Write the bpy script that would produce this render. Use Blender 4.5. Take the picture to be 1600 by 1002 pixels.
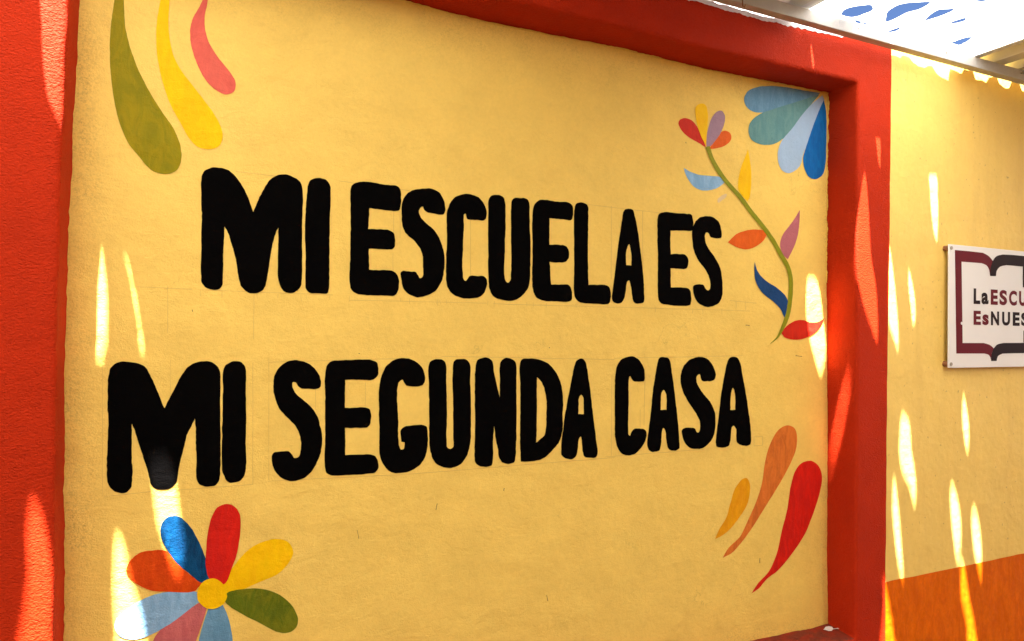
import bpy, bmesh, math, random
from mathutils import Vector, Matrix, noise
from mathutils.geometry import delaunay_2d_cdt

scene = bpy.context.scene
COL = scene.collection
for o in list(bpy.data.objects):
    bpy.data.objects.remove(o)

# ---------------------------------------------------------------- camera
FPX = 1057.775                       # focal length in pixels of the 1600 px wide photograph
YAW, PITCH, ROLL = (math.radians(a) for a in (24.4659, 0.8229, 0.7162))
EYE = Vector((0.0, -1.5, 1.65))
FWD = Vector((math.sin(YAW)*math.cos(PITCH), math.cos(YAW)*math.cos(PITCH), math.sin(PITCH)))
_r0 = Vector((math.cos(YAW), -math.sin(YAW), 0)); _u0 = _r0.cross(FWD)
RGT = _r0*math.cos(ROLL) + _u0*math.sin(ROLL)
UPV = -_r0*math.sin(ROLL) + _u0*math.cos(ROLL)
cam_data = bpy.data.cameras.new('camera')
cam_data.sensor_width = 36.0
cam_data.lens = FPX/1600*36.0
cam_data.clip_start = 0.02
cam_data.clip_end = 2000
cam = bpy.data.objects.new('camera', cam_data); COL.objects.link(cam)
cam.matrix_world = Matrix.Translation(EYE) @ Matrix((RGT, UPV, -FWD)).transposed().to_4x4()
scene.camera = cam

# ---------------------------------------------------------------- sky, sun, exposure
SUN = Vector((0.115, 0.255, -1.0))   # direction the light travels
world = bpy.data.worlds.new('World'); scene.world = world; world.use_nodes = True
wn = world.node_tree.nodes; wl = world.node_tree.links
sky = wn.new('ShaderNodeTexSky'); sky.sky_type = 'NISHITA'; sky.sun_disc = False
sky.altitude = 2300; sky.air_density = 0.22; sky.dust_density = 0.0; sky.ozone_density = 3.0
sky.sun_elevation = math.atan2(1.0, math.hypot(SUN.x, SUN.y))
sky.sun_rotation = math.atan2(-SUN.x, -SUN.y)
bg = wn['Background']; bg.inputs['Strength'].default_value = 0.05
wl.new(sky.outputs['Color'], bg.inputs['Color'])
sd = bpy.data.lights.new('sun', 'SUN'); sd.energy = 5.0; sd.angle = math.radians(0.65)
sd.color = (1.0, 0.965, 0.91)
sun = bpy.data.objects.new('sun', sd); COL.objects.link(sun)
sun.rotation_euler = SUN.to_track_quat('-Z', 'Y').to_euler()
sun.location = (0, -3, 12)
scene.view_settings.view_transform = 'Standard'
scene.view_settings.look = 'None'
scene.view_settings.gamma = 1.0
scene.view_settings.exposure = 3.82

# ---------------------------------------------------------------- pixel -> place
def ray(p):
    return FWD + RGT*((p[0]-800)/FPX) - UPV*((p[1]-501)/FPX)
def on_y(p, y=0.0):                  # point of a plane parallel to the wall face
    r = ray(p); return EYE + r*((y-EYE.y)/r.y)
def on_x(p, x):
    r = ray(p); return EYE + r*((x-EYE.x)/r.x)
def on_z(p, z):
    r = ray(p); return EYE + r*((z-EYE.z)/r.z)

# ---------------------------------------------------------------- measures (metres)
DEPTH = 0.1133                       # how far the mural panel is set back
XL, XR, XO = -0.2465, 1.8848, 2.0276 # opening left / right, outer edge of the right pier
ZT, ZB = 2.4527, 0.6955              # opening top / bottom
ZDADO = 0.848
WALL_H = 2.601
ZROOF = 2.599                        # underside of the sheet valleys, on top of the beam
ROOF_FAR = -3.46
PX0, PX1 = -8.4, 10.4             # how far the passage runs

# ---------------------------------------------------------------- object helpers
def mesh_obj(name, verts, faces, mat=None, parent=None, smooth=False):
    me = bpy.data.meshes.new(name)
    me.from_pydata([tuple(v) for v in verts], [], faces); me.update()
    if smooth:
        me.polygons.foreach_set('use_smooth', [True]*len(me.polygons))
    o = bpy.data.objects.new(name, me); COL.objects.link(o)
    if mat: me.materials.append(mat)
    if parent: o.parent = parent
    return o
def bm_obj(name, bm, mat=None, parent=None, smooth=False):
    me = bpy.data.meshes.new(name); bm.to_mesh(me); bm.free()
    if smooth:
        me.polygons.foreach_set('use_smooth', [True]*len(me.polygons))
    o = bpy.data.objects.new(name, me); COL.objects.link(o)
    if mat: me.materials.append(mat)
    if parent: o.parent = parent
    return o
def empty(name, loc=(0, 0, 0)):
    o = bpy.data.objects.new(name, None); COL.objects.link(o); o.location = loc
    o.empty_display_size = 0.1
    return o
def tag(o, label=None, cat=None, group=None, kind=None):
    if label: o['label'] = label
    if cat: o['category'] = cat
    if group: o['group'] = group
    if kind: o['kind'] = kind
    return o
def box_bm(x0, x1, y0, y1, z0, z1, bev=0.0, seg=2):
    bm = bmesh.new()
    bmesh.ops.create_cube(bm, size=1.0)
    for v in bm.verts:
        v.co = Vector(((x0+x1)/2+v.co.x*(x1-x0), (y0+y1)/2+v.co.y*(y1-y0), (z0+z1)/2+v.co.z*(z1-z0)))
    if bev:
        bmesh.ops.bevel(bm, geom=bm.edges[:], offset=bev, segments=seg, affect='EDGES', profile=0.5)
    return bm
def nz(a, b=0.0, c=0.0):
    return noise.noise(Vector((a, b, c)))

# ---------------------------------------------------------------- materials
def new_mat(name):
    m = bpy.data.materials.new(name); m.use_nodes = True
    nt = m.node_tree
    return m, nt, nt.nodes['Principled BSDF']
def srgb(r, g, b):
    f = lambda c: (c/255/12.92) if c/255 <= 0.04045 else ((c/255+0.055)/1.055)**2.4
    return (f(r), f(g), f(b), 1.0)
def nnoise(nt, vec, scale, detail=3.0, rough=0.55, dist=0.0):
    n = nt.nodes.new('ShaderNodeTexNoise')
    n.inputs['Scale'].default_value = scale; n.inputs['Detail'].default_value = detail
    n.inputs['Roughness'].default_value = rough; n.inputs['Distortion'].default_value = dist
    nt.links.new(vec, n.inputs['Vector'])
    return n.outputs['Fac']
def nmath(nt, op, a, b=None, clamp=False):
    n = nt.nodes.new('ShaderNodeMath'); n.operation = op; n.use_clamp = clamp
    for i, v in enumerate((a, b)):
        if v is None: continue
        if isinstance(v, (int, float)): n.inputs[i].default_value = v
        else: nt.links.new(v, n.inputs[i])
    return n.outputs[0]
def nramp(nt, fac, p0, p1, c0=0.0, c1=1.0):
    n = nt.nodes.new('ShaderNodeMapRange')
    n.inputs['From Min'].default_value = p0; n.inputs['From Max'].default_value = p1
    n.inputs['To Min'].default_value = c0; n.inputs['To Max'].default_value = c1
    nt.links.new(fac, n.inputs['Value'])
    return n.outputs['Result']
def nmix(nt, fac, a, b, blend='MIX'):
    n = nt.nodes.new('ShaderNodeMix'); n.data_type = 'RGBA'; n.blend_type = blend
    for key, v in (('Factor', fac), ('A', a), ('B', b)):
        s = [i for i in n.inputs if i.name == key and (i.type == 'RGBA' if key != 'Factor' else i.type == 'VALUE')][0]
        if isinstance(v, (int, float)): s.default_value = v
        elif isinstance(v, tuple): s.default_value = v
        else: nt.links.new(v, s)
    return [o for o in n.outputs if o.type == 'RGBA'][0]
def nmap(nt, vec, scale):
    n = nt.nodes.new('ShaderNodeMapping'); n.inputs['Scale'].default_value = scale
    nt.links.new(vec, n.inputs['Vector']); return n.outputs['Vector']

def plaster(nt, pos, bsdf, kind):
    """One relief for everything painted on the same wall, in wall coordinates."""
    if kind == 'panel':              # trowelled render under brushed paint
        fine = nnoise(nt, pos, 320, 3, 0.6)
        mid = nnoise(nt, nmap(nt, pos, (1, 1, 1.7)), 85, 4, 0.6, 0.4)
        brush = nnoise(nt, nmap(nt, pos, (14, 14, 120)), 1.0, 3, 0.6)
        big = nnoise(nt, pos, 7, 4, 0.5)
        trowel = nnoise(nt, nmap(nt, pos, (1, 1, 1.25)), 11, 5, 0.58, 1.1)
        h = nmath(nt, 'MULTIPLY', fine, 0.0010)
        h = nmath(nt, 'ADD', h, nmath(nt, 'MULTIPLY', trowel, 0.0026))
        h = nmath(nt, 'ADD', h, nmath(nt, 'MULTIPLY', mid, 0.0009))
        h = nmath(nt, 'ADD', h, nmath(nt, 'MULTIPLY', brush, 0.0002))
        h = nmath(nt, 'ADD', h, nmath(nt, 'MULTIPLY', big, 0.010))
    elif kind == 'rough':            # orange-peel render of the piers
        zp = nmap(nt, pos, (1, 1, 1.5))
        fine = nnoise(nt, zp, 330, 2, 0.5)
        mid = nnoise(nt, zp, 165, 3, 0.5, 0.5)
        lump = nnoise(nt, pos, 30, 4, 0.5, 0.5)
        h = nmath(nt, 'MULTIPLY', fine, 0.0011)
        h = nmath(nt, 'ADD', h, nmath(nt, 'MULTIPLY', mid, 0.0031))
        h = nmath(nt, 'ADD', h, nmath(nt, 'MULTIPLY', lump, 0.0022))
    else:                            # smoother wall by the sign
        fine = nnoise(nt, pos, 210, 3, 0.6)
        mid = nnoise(nt, pos, 48, 4, 0.5, 0.4)
        big = nnoise(nt, pos, 6, 3, 0.5)
        h = nmath(nt, 'MULTIPLY', fine, 0.0006)
        h = nmath(nt, 'ADD', h, nmath(nt, 'MULTIPLY', mid, 0.0016))
        h = nmath(nt, 'ADD', h, nmath(nt, 'MULTIPLY', big, 0.008))
    b = nt.nodes.new('ShaderNodeBump'); b.inputs['Strength'].default_value = 1.0
    b.inputs['Distance'].default_value = 1.0
    nt.links.new(h, b.inputs['Height']); nt.links.new(b.outputs['Normal'], bsdf.inputs['Normal'])
    return h

def paint(name, rgb, relief='panel', vary=0.10, rough=0.62, streak=0.0, dirt=None, second=None, spec=0.35):
    m, nt, b = new_mat(name)
    geo = nt.nodes.new('ShaderNodeNewGeometry'); pos = geo.outputs['Position']
    c = srgb(*rgb)
    v = nnoise(nt, pos, 9, 5, 0.6)
    fac = nramp(nt, v, 0.25, 0.75, 1-vary, 1+vary*0.6)
    v2 = nnoise(nt, pos, 120, 3, 0.6)
    fac = nmath(nt, 'MULTIPLY', fac, nramp(nt, v2, 0.25, 0.75, 1-vary*0.5, 1+vary*0.4))
    if streak:
        s = nnoise(nt, nmap(nt, pos, (55, 55, 9)), 1.0, 4, 0.65, 0.8)
        fac = nmath(nt, 'MULTIPLY', fac, nramp(nt, s, 0.3, 0.7, 1-streak, 1+streak*0.4))
    col = nmix(nt, 1.0, c, nt_rgb(nt, fac), 'MULTIPLY')
    if second:                       # a second pigment worked into the first
        s = nnoise(nt, nmap(nt, pos, (38, 38, 12)), 1.0, 5, 0.65, 1.0)
        col = nmix(nt, nramp(nt, s, 0.42, 0.60, 0.0, min(1.0, second[1]*1.4)), col, srgb(*second[0]))
    if dirt:
        col = dirt(nt, pos, col)
    nt.links.new(col, b.inputs['Base Color'])
    b.inputs['Roughness'].default_value = rough
    b.inputs['Specular IOR Level'].default_value = spec
    plaster(nt, pos, b, relief)
    return m
def nt_rgb(nt, val):
    n = nt.nodes.new('ShaderNodeCombineColor')
    for i in range(3): nt.links.new(val, n.inputs[i])
    return n.outputs['Color']

def panel_dirt(nt, pos, col):
    sep = nt.nodes.new('ShaderNodeSeparateXYZ'); nt.links.new(pos, sep.inputs[0])
    x, z = sep.outputs['X'], sep.outputs['Z']
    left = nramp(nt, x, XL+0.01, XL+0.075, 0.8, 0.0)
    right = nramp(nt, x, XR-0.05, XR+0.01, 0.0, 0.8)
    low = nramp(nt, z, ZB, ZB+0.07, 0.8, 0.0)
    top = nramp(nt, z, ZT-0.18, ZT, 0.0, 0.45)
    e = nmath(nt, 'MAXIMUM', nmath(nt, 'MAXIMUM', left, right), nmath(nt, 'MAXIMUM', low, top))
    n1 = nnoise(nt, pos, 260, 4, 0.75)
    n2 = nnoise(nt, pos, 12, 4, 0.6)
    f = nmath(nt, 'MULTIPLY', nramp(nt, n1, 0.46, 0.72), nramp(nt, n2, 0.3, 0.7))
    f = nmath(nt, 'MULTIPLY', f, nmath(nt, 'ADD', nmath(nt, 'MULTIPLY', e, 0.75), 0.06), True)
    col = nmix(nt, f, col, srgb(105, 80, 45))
    smear = nnoise(nt, nmap(nt, pos, (5, 5, 16)), 1.0, 5, 0.62, 0.8)
    col = nmix(nt, nramp(nt, smear, 0.56, 0.80, 0.0, 0.20), col, srgb(210, 170, 84))
    # fine hair cracks
    vo = nt.nodes.new('ShaderNodeTexVoronoi'); vo.feature = 'DISTANCE_TO_EDGE'
    vo.inputs['Scale'].default_value = 3.2
    wv = nt.nodes.new('ShaderNodeVectorMath'); wv.operation = 'ADD'
    nc = nt.nodes.new('ShaderNodeTexNoise'); nc.inputs['Scale'].default_value = 9; nc.inputs['Detail'].default_value = 5
    nt.links.new(pos, nc.inputs['Vector'])
    sc = nt.nodes.new('ShaderNodeVectorMath'); sc.operation = 'SCALE'; sc.inputs['Scale'].default_value = 0.35
    nt.links.new(nc.outputs['Color'], sc.inputs[0])
    nt.links.new(pos, wv.inputs[0]); nt.links.new(sc.outputs[0], wv.inputs[1])
    nt.links.new(wv.outputs[0], vo.inputs['Vector'])
    crack = nmath(nt, 'MULTIPLY', nramp(nt, vo.outputs['Distance'], 0.0, 0.006, 1.0, 0.0),
                  nramp(nt, nnoise(nt, pos, 3.3, 3), 0.56, 0.70))
    col = nmix(nt, nmath(nt, 'MULTIPLY', crack, 0.35), col, srgb(120, 88, 40))
    return col
def wall_dirt(nt, pos, col):
    smear = nnoise(nt, nmap(nt, pos, (14, 14, 2.2)), 1.0, 5, 0.6, 0.4)
    col = nmix(nt, nramp(nt, smear, 0.52, 0.80, 0.0, 0.22), col, srgb(205, 160, 80))
    sp = nnoise(nt, pos, 75, 2, 0.5)
    return nmix(nt, nramp(nt, sp, 0.70, 0.76, 0.0, 0.5), col, srgb(160, 120, 60))
def frame_dirt(nt, pos, col):
    n = nnoise(nt, pos, 5, 5, 0.65, 0.6)
    col = nmix(nt, nramp(nt, n, 0.5, 0.8, 0.0, 0.25), col, srgb(180, 44, 16))
    sp = nnoise(nt, pos, 85, 2, 0.5)
    col = nmix(nt, nramp(nt, sp, 0.72, 0.78, 0.0, 0.22), col, srgb(222, 110, 70))
    # dust settled on the sill
    gn = nt.nodes.new('ShaderNodeNewGeometry'); sn = nt.nodes.new('ShaderNodeSeparateXYZ')
    nt.links.new(gn.outputs['True Normal'], sn.inputs[0])
    up = nmath(nt, 'MULTIPLY', nramp(nt, sn.outputs['Z'], 0.6, 0.95), nramp(nt, nnoise(nt, pos, 30, 5, 0.65), 0.25, 0.6, 0.45, 0.95), True)
    col = nmix(nt, up, col, srgb(112, 52, 38))
    # scuffs and thin, chalky paint
    sc = nnoise(nt, nmap(nt, pos, (26, 26, 7)), 1.0, 5, 0.7, 0.8)
    return nmix(nt, nramp(nt, sc, 0.60, 0.82, 0.0, 0.30), col, srgb(168, 40, 14))

M = {}
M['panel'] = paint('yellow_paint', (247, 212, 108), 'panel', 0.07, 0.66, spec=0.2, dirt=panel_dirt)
M['wall'] = paint('warm_yellow_paint', (249, 212, 114), 'smooth', 0.05, 0.62, spec=0.25, dirt=wall_dirt)
M['red'] = paint('brick_red_paint', (188, 46, 11), 'rough', 0.10, 0.72, dirt=frame_dirt, spec=0.10)
M['dado'] = paint('orange_paint', (236, 112, 0), 'smooth', 0.16, 0.62, streak=0.04, spec=0.12, second=((206, 84, 0), 0.35))
M['black'] = paint('black_paint', (5, 4, 4), 'panel', 0.25, 0.85, spec=0.03)
M['white_prime'] = paint('white_primer', (236, 232, 232), 'rough', 0.08, 0.7)
for nm, rgb, st, sec in (
        ('olive', (140, 132, 4), 0.12, ((168, 146, 8), 0.42)),
        ('leaf_olive', (96, 112, 18), 0.16, ((128, 128, 24), 0.5)),
        ('stem_green', (140, 144, 28), 0.06, None),
        ('yellow', (255, 206, 0), 0.05, ((248, 188, 0), 0.35)),
        ('amber', (240, 168, 18), 0.07, ((228, 146, 14), 0.4)),
        ('pink', (230, 106, 90), 0.08, ((216, 92, 80), 0.5)),
        ('rose', (206, 112, 112), 0.14, ((186, 92, 96), 0.5)),
        ('steel_blue', (112, 160, 194), 0.08, ((92, 142, 176), 0.6)),
        ('teal', (94, 146, 150), 0.08, ((112, 158, 156), 0.5)),
        ('pale_blue', (164, 194, 224), 0.04, None),
        ('blue', (6, 96, 172), 0.10, ((16, 122, 196), 0.35)),
        ('deep_blue', (4, 78, 128), 0.22, ((2, 52, 92), 0.75)),
        ('navy', (22, 70, 124), 0.08, None),
        ('sky_blue', (150, 194, 230), 0.10, ((122, 170, 212), 0.55)),
        ('red_petal', (216, 48, 28), 0.10, ((190, 38, 26), 0.5)),
        ('crimson', (222, 34, 20), 0.12, ((196, 30, 24), 0.5)),
        ('orange', (234, 104, 24), 0.08, ((214, 86, 18), 0.5)),
        ('fire_orange', (228, 82, 14), 0.14, ((204, 62, 10), 0.5)),
        ('rust', (212, 112, 44), 0.16, ((232, 132, 52), 0.5)),
        ('mauve', (168, 138, 158), 0.05, None),
        ('plum', (184, 108, 116), 0.06, None)):
    M[nm] = paint(nm+'_paint', rgb, 'panel', 0.07, 0.6, st, second=sec, spec=0.15)
m, nt, b = new_mat('pencil'); b.inputs['Base Color'].default_value = srgb(222, 188, 95); b.inputs['Roughness'].default_value = 0.6
M['pencil'] = m
m, nt, b = new_mat('scratch_mark'); b.inputs['Base Color'].default_value = srgb(140, 106, 56); b.inputs['Roughness'].default_value = 0.8
M['scratch'] = m

def simple(name, rgb, rough=0.5, metal=0.0, scale=18, vary=0.12, bump=0.0, spec=0.3):
    m, nt, b = new_mat(name)
    geo = nt.nodes.new('ShaderNodeNewGeometry'); pos = geo.outputs['Position']
    f = nramp(nt, nnoise(nt, pos, scale, 5, 0.6), 0.25, 0.75, 1-vary, 1+vary*0.5)
    nt.links.new(nmix(nt, 1.0, srgb(*rgb), nt_rgb(nt, f), 'MULTIPLY'), b.inputs['Base Color'])
    b.inputs['Roughness'].default_value = rough; b.inputs['Metallic'].default_value = metal
    b.inputs['Specular IOR Level'].default_value = spec
    if bump:
        bp = nt.nodes.new('ShaderNodeBump'); bp.inputs['Distance'].default_value = bump
        nt.links.new(nnoise(nt, pos, scale*4, 4), bp.inputs['Height']); nt.links.new(bp.outputs['Normal'], b.inputs['Normal'])
    return m
M['beam'] = simple('cream_steel_paint', (188, 185, 180), 0.45, 0.0, 30, 0.10, 0.0003)
nt = M['beam'].node_tree; b = nt.nodes['Principled BSDF']
src = b.inputs['Base Color'].links[0].from_socket
g_ = nt.nodes.new('ShaderNodeNewGeometry')
st_ = nnoise(nt, nmap(nt, g_.outputs['Position'], (16, 60, 40)), 1.0, 5, 0.7, 0.6)
nt.links.new(nmix(nt, nramp(nt, st_, 0.60, 0.76, 0.0, 0.35), src, srgb(120, 92, 66)), b.inputs['Base Color'])
M['metal'] = simple('cream_metal_sheet', (214, 208, 190), 0.42, 0.0, 12, 0.10)
M['concrete'] = simple('concrete', (108, 102, 94), 0.85, 0.0, 3, 0.25, 0.002)
M['board'] = simple('white_board', (238, 236, 234), 0.32, 0.0, 6, 0.03)
M['maroon'] = simple('maroon_print', (106, 24, 34), 0.6, 0.0, 6, 0.06, 0.0, 0.1)
M['ink'] = simple('dark_brown_print', (38, 20, 20), 0.6, 0.0, 6, 0.06, 0.0, 0.1)
M['rust'+'y'] = simple('rusty_cap', (150, 104, 72), 0.6, 0.3, 90, 0.3)
M['steel'] = simple('brushed_steel', (176, 168, 158), 0.35, 0.9, 60, 0.1)
M['far_paint'] = paint('pale_cream_paint', (196, 170, 116), 'smooth', 0.06, 0.7)

# translucent fibreglass: part of the light is scattered through, the rest back
def fibreglass(name, through):
    m, nt, b = new_mat(name)
    nt.nodes.remove(b)
    tr = nt.nodes.new('ShaderNodeBsdfTranslucent'); tr.inputs['Color'].default_value = (0.88, 0.87, 0.84, 1)
    df = nt.nodes.new('ShaderNodeBsdfDiffuse'); df.inputs['Color'].default_value = (0.72, 0.71, 0.68, 1)
    mx = nt.nodes.new('ShaderNodeMixShader'); mx.inputs['Fac'].default_value = through
    nt.links.new(df.outputs[0], mx.inputs[1]); nt.links.new(tr.outputs[0], mx.inputs[2])
    nt.links.new(mx.outputs[0], nt.nodes['Material Output'].inputs['Surface'])
    return m
M['fibreglass'] = fibreglass('white_fibreglass', 0.27)
M['fibreglass_fill'] = fibreglass('fill_fibreglass', 0.092)  # passes less light, set to fill in the middle of the mural

# ---------------------------------------------------------------- outlines
def parse(txt, ox, oy, s):
    pts = []
    for t in txt.replace('\n', ' ').split(';'):
        t = t.strip()
        if not t: continue
        corner = t.endswith('*'); t = t.rstrip('*')
        a, c = t.split(',')
        pts.append(((ox+float(a)/s, oy+float(c)/s), corner))
    return pts
def spline(pts, sub=5):
    """Closed smooth curve through the points; starred points stay sharp."""
    n = len(pts); res = []
    for i in range(n):
        p0, p1, p2, p3 = (Vector(pts[(i+k) % n][0]) for k in (-1, 0, 1, 2))
        if pts[i][1]: p0 = p1 - (p2-p1)*0.5
        if pts[(i+1) % n][1]: p3 = p2 + (p2-p1)*0.5
        d01 = max((p1-p0).length, 1e-6)**0.5; d12 = max((p2-p1).length, 1e-6)**0.5; d23 = max((p3-p2).length, 1e-6)**0.5
        m1 = (p2-p1) + ((p1-p0)/d01 - (p2-p0)/(d01+d12))*d12
        m2 = (p2-p1) + ((p3-p2)/d23 - (p3-p1)/(d12+d23))*d12
        for k in range(sub):
            t = k/sub
            res.append(p1*(2*t**3-3*t**2+1) + m1*(t**3-2*t**2+t) + p2*(-2*t**3+3*t**2) + m2*(t**3-t**2))
    return res
def inside(p, loop):
    x, y = p; c = False; n = len(loop); j = n-1
    for i in range(n):
        xi, yi = loop[i]; xj, yj = loop[j]
        if (yi > y) != (yj > y) and x < (xj-xi)*(y-yi)/(yj-yi)+xi: c = not c
        j = i
    return c
def fill2d(loops):
    vs, es = [], []
    for lp in loops:
        b0 = len(vs); n = len(lp)
        vs += [Vector((p[0], p[1])) for p in lp]
        es += [(b0+i, b0+(i+1) % n) for i in range(n)]
    ov, oe, of, *_ = delaunay_2d_cdt(vs, es, [], 0, 1e-6)
    tri = []
    for f in of:
        c = sum((ov[i] for i in f), Vector((0, 0)))/len(f)
        if sum(inside(c, lp) for lp in loops) % 2: tri.append(tuple(f))
    return ov, tri
_lvl = [0]
def decal(name, loops_px, y, mat, parent, jit=0.0006, lift=None):
    """A coat of paint on the plane y: outlines in photo pixels set down on the wall."""
    if lift is None:
        _lvl[0] += 1; lift = 0.0005 + 0.00012*(_lvl[0] % 9)
    loops = []
    for lp in loops_px:
        w = [on_y(p, y) for p in lp]
        q = []
        for v in w:
            a = Vector((v.x, v.z))
            a += Vector((nz(v.x*110, v.z*110, 3.1), nz(v.x*110, v.z*110, 9.7)))*jit
            a += Vector((nz(v.x*30, v.z*30, 5.1), nz(v.x*30, v.z*30, 1.7)))*jit
            q.append(a)
        loops.append(q)
    ov, tri = fill2d(loops)
    cx = sum(v.x for v in ov)/len(ov); cz = sum(v.y for v in ov)/len(ov)
    vs = [(v.x-cx, 0, v.y-cz) for v in ov]
    fs = []
    for t in tri:                    # face the street (-Y)
        a, b_, c_ = (ov[i] for i in t[:3])
        fs.append(t if (b_-a).cross(c_-a) > 0 else tuple(reversed(t)))
    o = mesh_obj(name, vs, fs, mat, parent)
    o.location = (cx, y-lift, cz)
    return o

# ================================================================ ground
g = mesh_obj('ground', [(-150, -150, 0), (150, -150, 0), (150, 150, 0), (-150, 150, 0)], [(0, 1, 2, 3)], M['concrete'])
tag(g, kind='structure')

# ================================================================ mural wall
mural = empty('mural', (0.8, 0, 0))
tag(mural, 'yellow mural panel set back in a red-orange rendered frame, painted with black lettering and flowers', 'mural')
mural_inv = Matrix.Translation((-0.8, 0, 0))
def under(o, parent=mural):
    """Parent while keeping the place in the world."""
    o.parent = parent; o.matrix_parent_inverse = Matrix.Identity(4)
    if parent.parent is not None: base = Matrix.Translation(parent.parent.location) @ Matrix.Translation(parent.location)
    else: base = Matrix.Translation(parent.location)
    o.location = Vector(o.location) - base.to_translation()
    return o

p = bm_obj('panel', box_bm(XL-0.06, XR+0.06, DEPTH, 0.26, ZB-0.06, ZT+0.08), M['panel'])
under(p); tag(p, 'set-back yellow panel')

# ---- frame: rings swept round the opening, following the uneven edges of the render
def interp(tab, t):
    if t <= tab[0][0]: return tab[0][1]
    for (a, va), (c, vc) in zip(tab, tab[1:]):
        if t <= c: return va+(vc-va)*(t-a)/(c-a)
    return tab[-1][1]
def table(pxs, y, axis):
    w = [on_y(q, y) for q in pxs]
    t = [((v.z, v.x) if axis == 'x' else (v.x, v.z)) for v in w]
    return sorted(t)
LF = table([(107, 0), (101, 120), (96, 250), (91, 400), (87.5, 540), (85, 760), (84, 1000)], 0, 'x')
LB = table([(126, 0), (119, 120), (112, 250), (106, 400), (102, 540), (100, 760), (100, 1000)], DEPTH, 'x')
RB = table([(1294, 150), (1291, 400), (1292.5, 560), (1293, 700), (1292, 850), (1294, 975)], DEPTH, 'x')
RF = table([(1340, 130), (1340, 400), (1338, 700), (1337, 900)], 0, 'x')
TF = table([(937, 32), (1035, 57), (1160, 87), (1225, 102), (1306, 120), (1340, 129)], 0, 'z')
TB = table([(630, 0), (697, 18), (760, 34), (859, 54), (960, 73), (1030, 90), (1106, 109), (1200, 127), (1293, 145)], DEPTH, 'z')
BB = table([(1180, 1000), (1221, 991), (1268, 982), (1294, 974)], DEPTH, 'z')
def rag(s, seed, a1=0.0016, a2=0.0009):
    return nz(s*9, seed, 0.3)*a1*1.6 + nz(s*55, seed, 1.9)*a2 + nz(s*170, seed, 2.9)*a2*0.7
N1, N2 = 150, 190
st = []                              # (front (x,z), back (x,z), outward (x,z))
zs = [ZB+(ZT-ZB)*i/N1 for i in range(N1+1)]
xs = [XL+(XR-XL)*i/N2 for i in range(N2+1)]
for z in zs[1:-1]:
    st.append(((interp(LF, z)+rag(z, 1), z), (interp(LB, z)+rag(z, 2, 0.002, 0.0022), z), (-1, 0)))
st.append(((interp(LF, ZT), interp(TF, XL)), (interp(LB, ZT), interp(TB, XL)), (-1, 1)))
for x in xs[1:-1]:
    st.append(((x, interp(TF, x)+rag(x, 3)), (x, interp(TB, x)+rag(x, 4, 0.002, 0.0022)), (0, 1)))
st.append(((interp(RF, ZT), interp(TF, XR)), (interp(RB, ZT), interp(TB, XR)), (1, 1)))
for z in reversed(zs[1:-1]):
    st.append(((interp(RF, z)+rag(z, 5), z), (interp(RB, z)+rag(z, 6, 0.002, 0.0016), z), (1, 0)))
st.append(((interp(RF, ZB), ZB-0.004), (interp(RB, ZB), interp(BB, XR)), (1, -1)))
for x in reversed(xs[1:-1]):
    st.append(((x, ZB-0.004+rag(x, 7)), (x, interp(BB, x)+rag(x, 8, 0.002, 0.0012)), (0, -1)))
st.append(((interp(LF, ZB), ZB-0.004), (interp(LB, ZB), interp(BB, XL)), (-1, -1)))
rings = ((0.030, 0.0), (0.012, 0.0003), (0.0055, 0.0016), (0.0018, 0.005), (0.0, 0.011), (0.0, 0.06), (0.0, DEPTH+0.004))
NS = len(st); V = []; Fc = []
for k, (off, y) in enumerate(rings):
    t = 0.0 if y < 0.012 else (y-0.011)/(DEPTH+0.004-0.011)
    for (fx, fz), (bx_, bz), (ox, oz) in st:
        V.append((fx+(bx_-fx)*t+ox*off, y, fz+(bz-fz)*t+oz*off))
for k in range(len(rings)-1):
    for i in range(NS):
        j = (i+1) % NS
        Fc.append((k*NS+i, (k+1)*NS+i, (k+1)*NS+j, k*NS+j))
XLO = -0.62
outer = [(XLO, 0.0), (XLO, WALL_H), (XO, WALL_H), (XO, 0.0)]
# wavering outer edge of the right pier
edge = []
for i in range(81):
    z = WALL_H*(1-i/80)
    edge.append((interp(table([(1393, 85), (1389.5, 400), (1386, 600), (1383.5, 913), (1383.5, 1000)], 0, 'x'), z)+rag(z, 12, 0.0014, 0.0012), z))
outer = [(XLO, 0.0), (XLO, WALL_H)] + edge
inner = [(V[i][0], V[i][2]) for i in range(NS)]
ov, tri = fill2d([outer, inner])
b0 = len(V)
V += [(v.x, 0.0, v.y) for v in ov]
for t in tri:
    a, b_, c_ = (ov[i] for i in t[:3])
    t2 = tuple(b0+i for i in t)
    Fc.append(t2 if (b_-a).cross(c_-a) > 0 else tuple(reversed(t2)))
no = len(outer); b1 = len(V)
V += [(x, 0.0, z) for x, z in outer] + [(x, 0.26, z) for x, z in outer]
for i in range(no):
    j = (i+1) % no
    Fc.append((b1+i, b1+j, b1+no+j, b1+no+i))
fr = mesh_obj('frame', V, Fc, M['red'])
bm = bmesh.new(); bm.from_mesh(fr.data)
bmesh.ops.remove_doubles(bm, verts=bm.verts, dist=1e-5); bmesh.ops.recalc_face_normals(bm, faces=bm.faces)
bm.to_mesh(fr.data); bm.free()
for f in fr.data.polygons: f.use_smooth = abs(f.normal.y) < 0.999 and abs(f.center.y) < 0.2
under(fr); tag(fr, 'red-orange rendered piers, lintel and sill round the panel')

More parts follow.
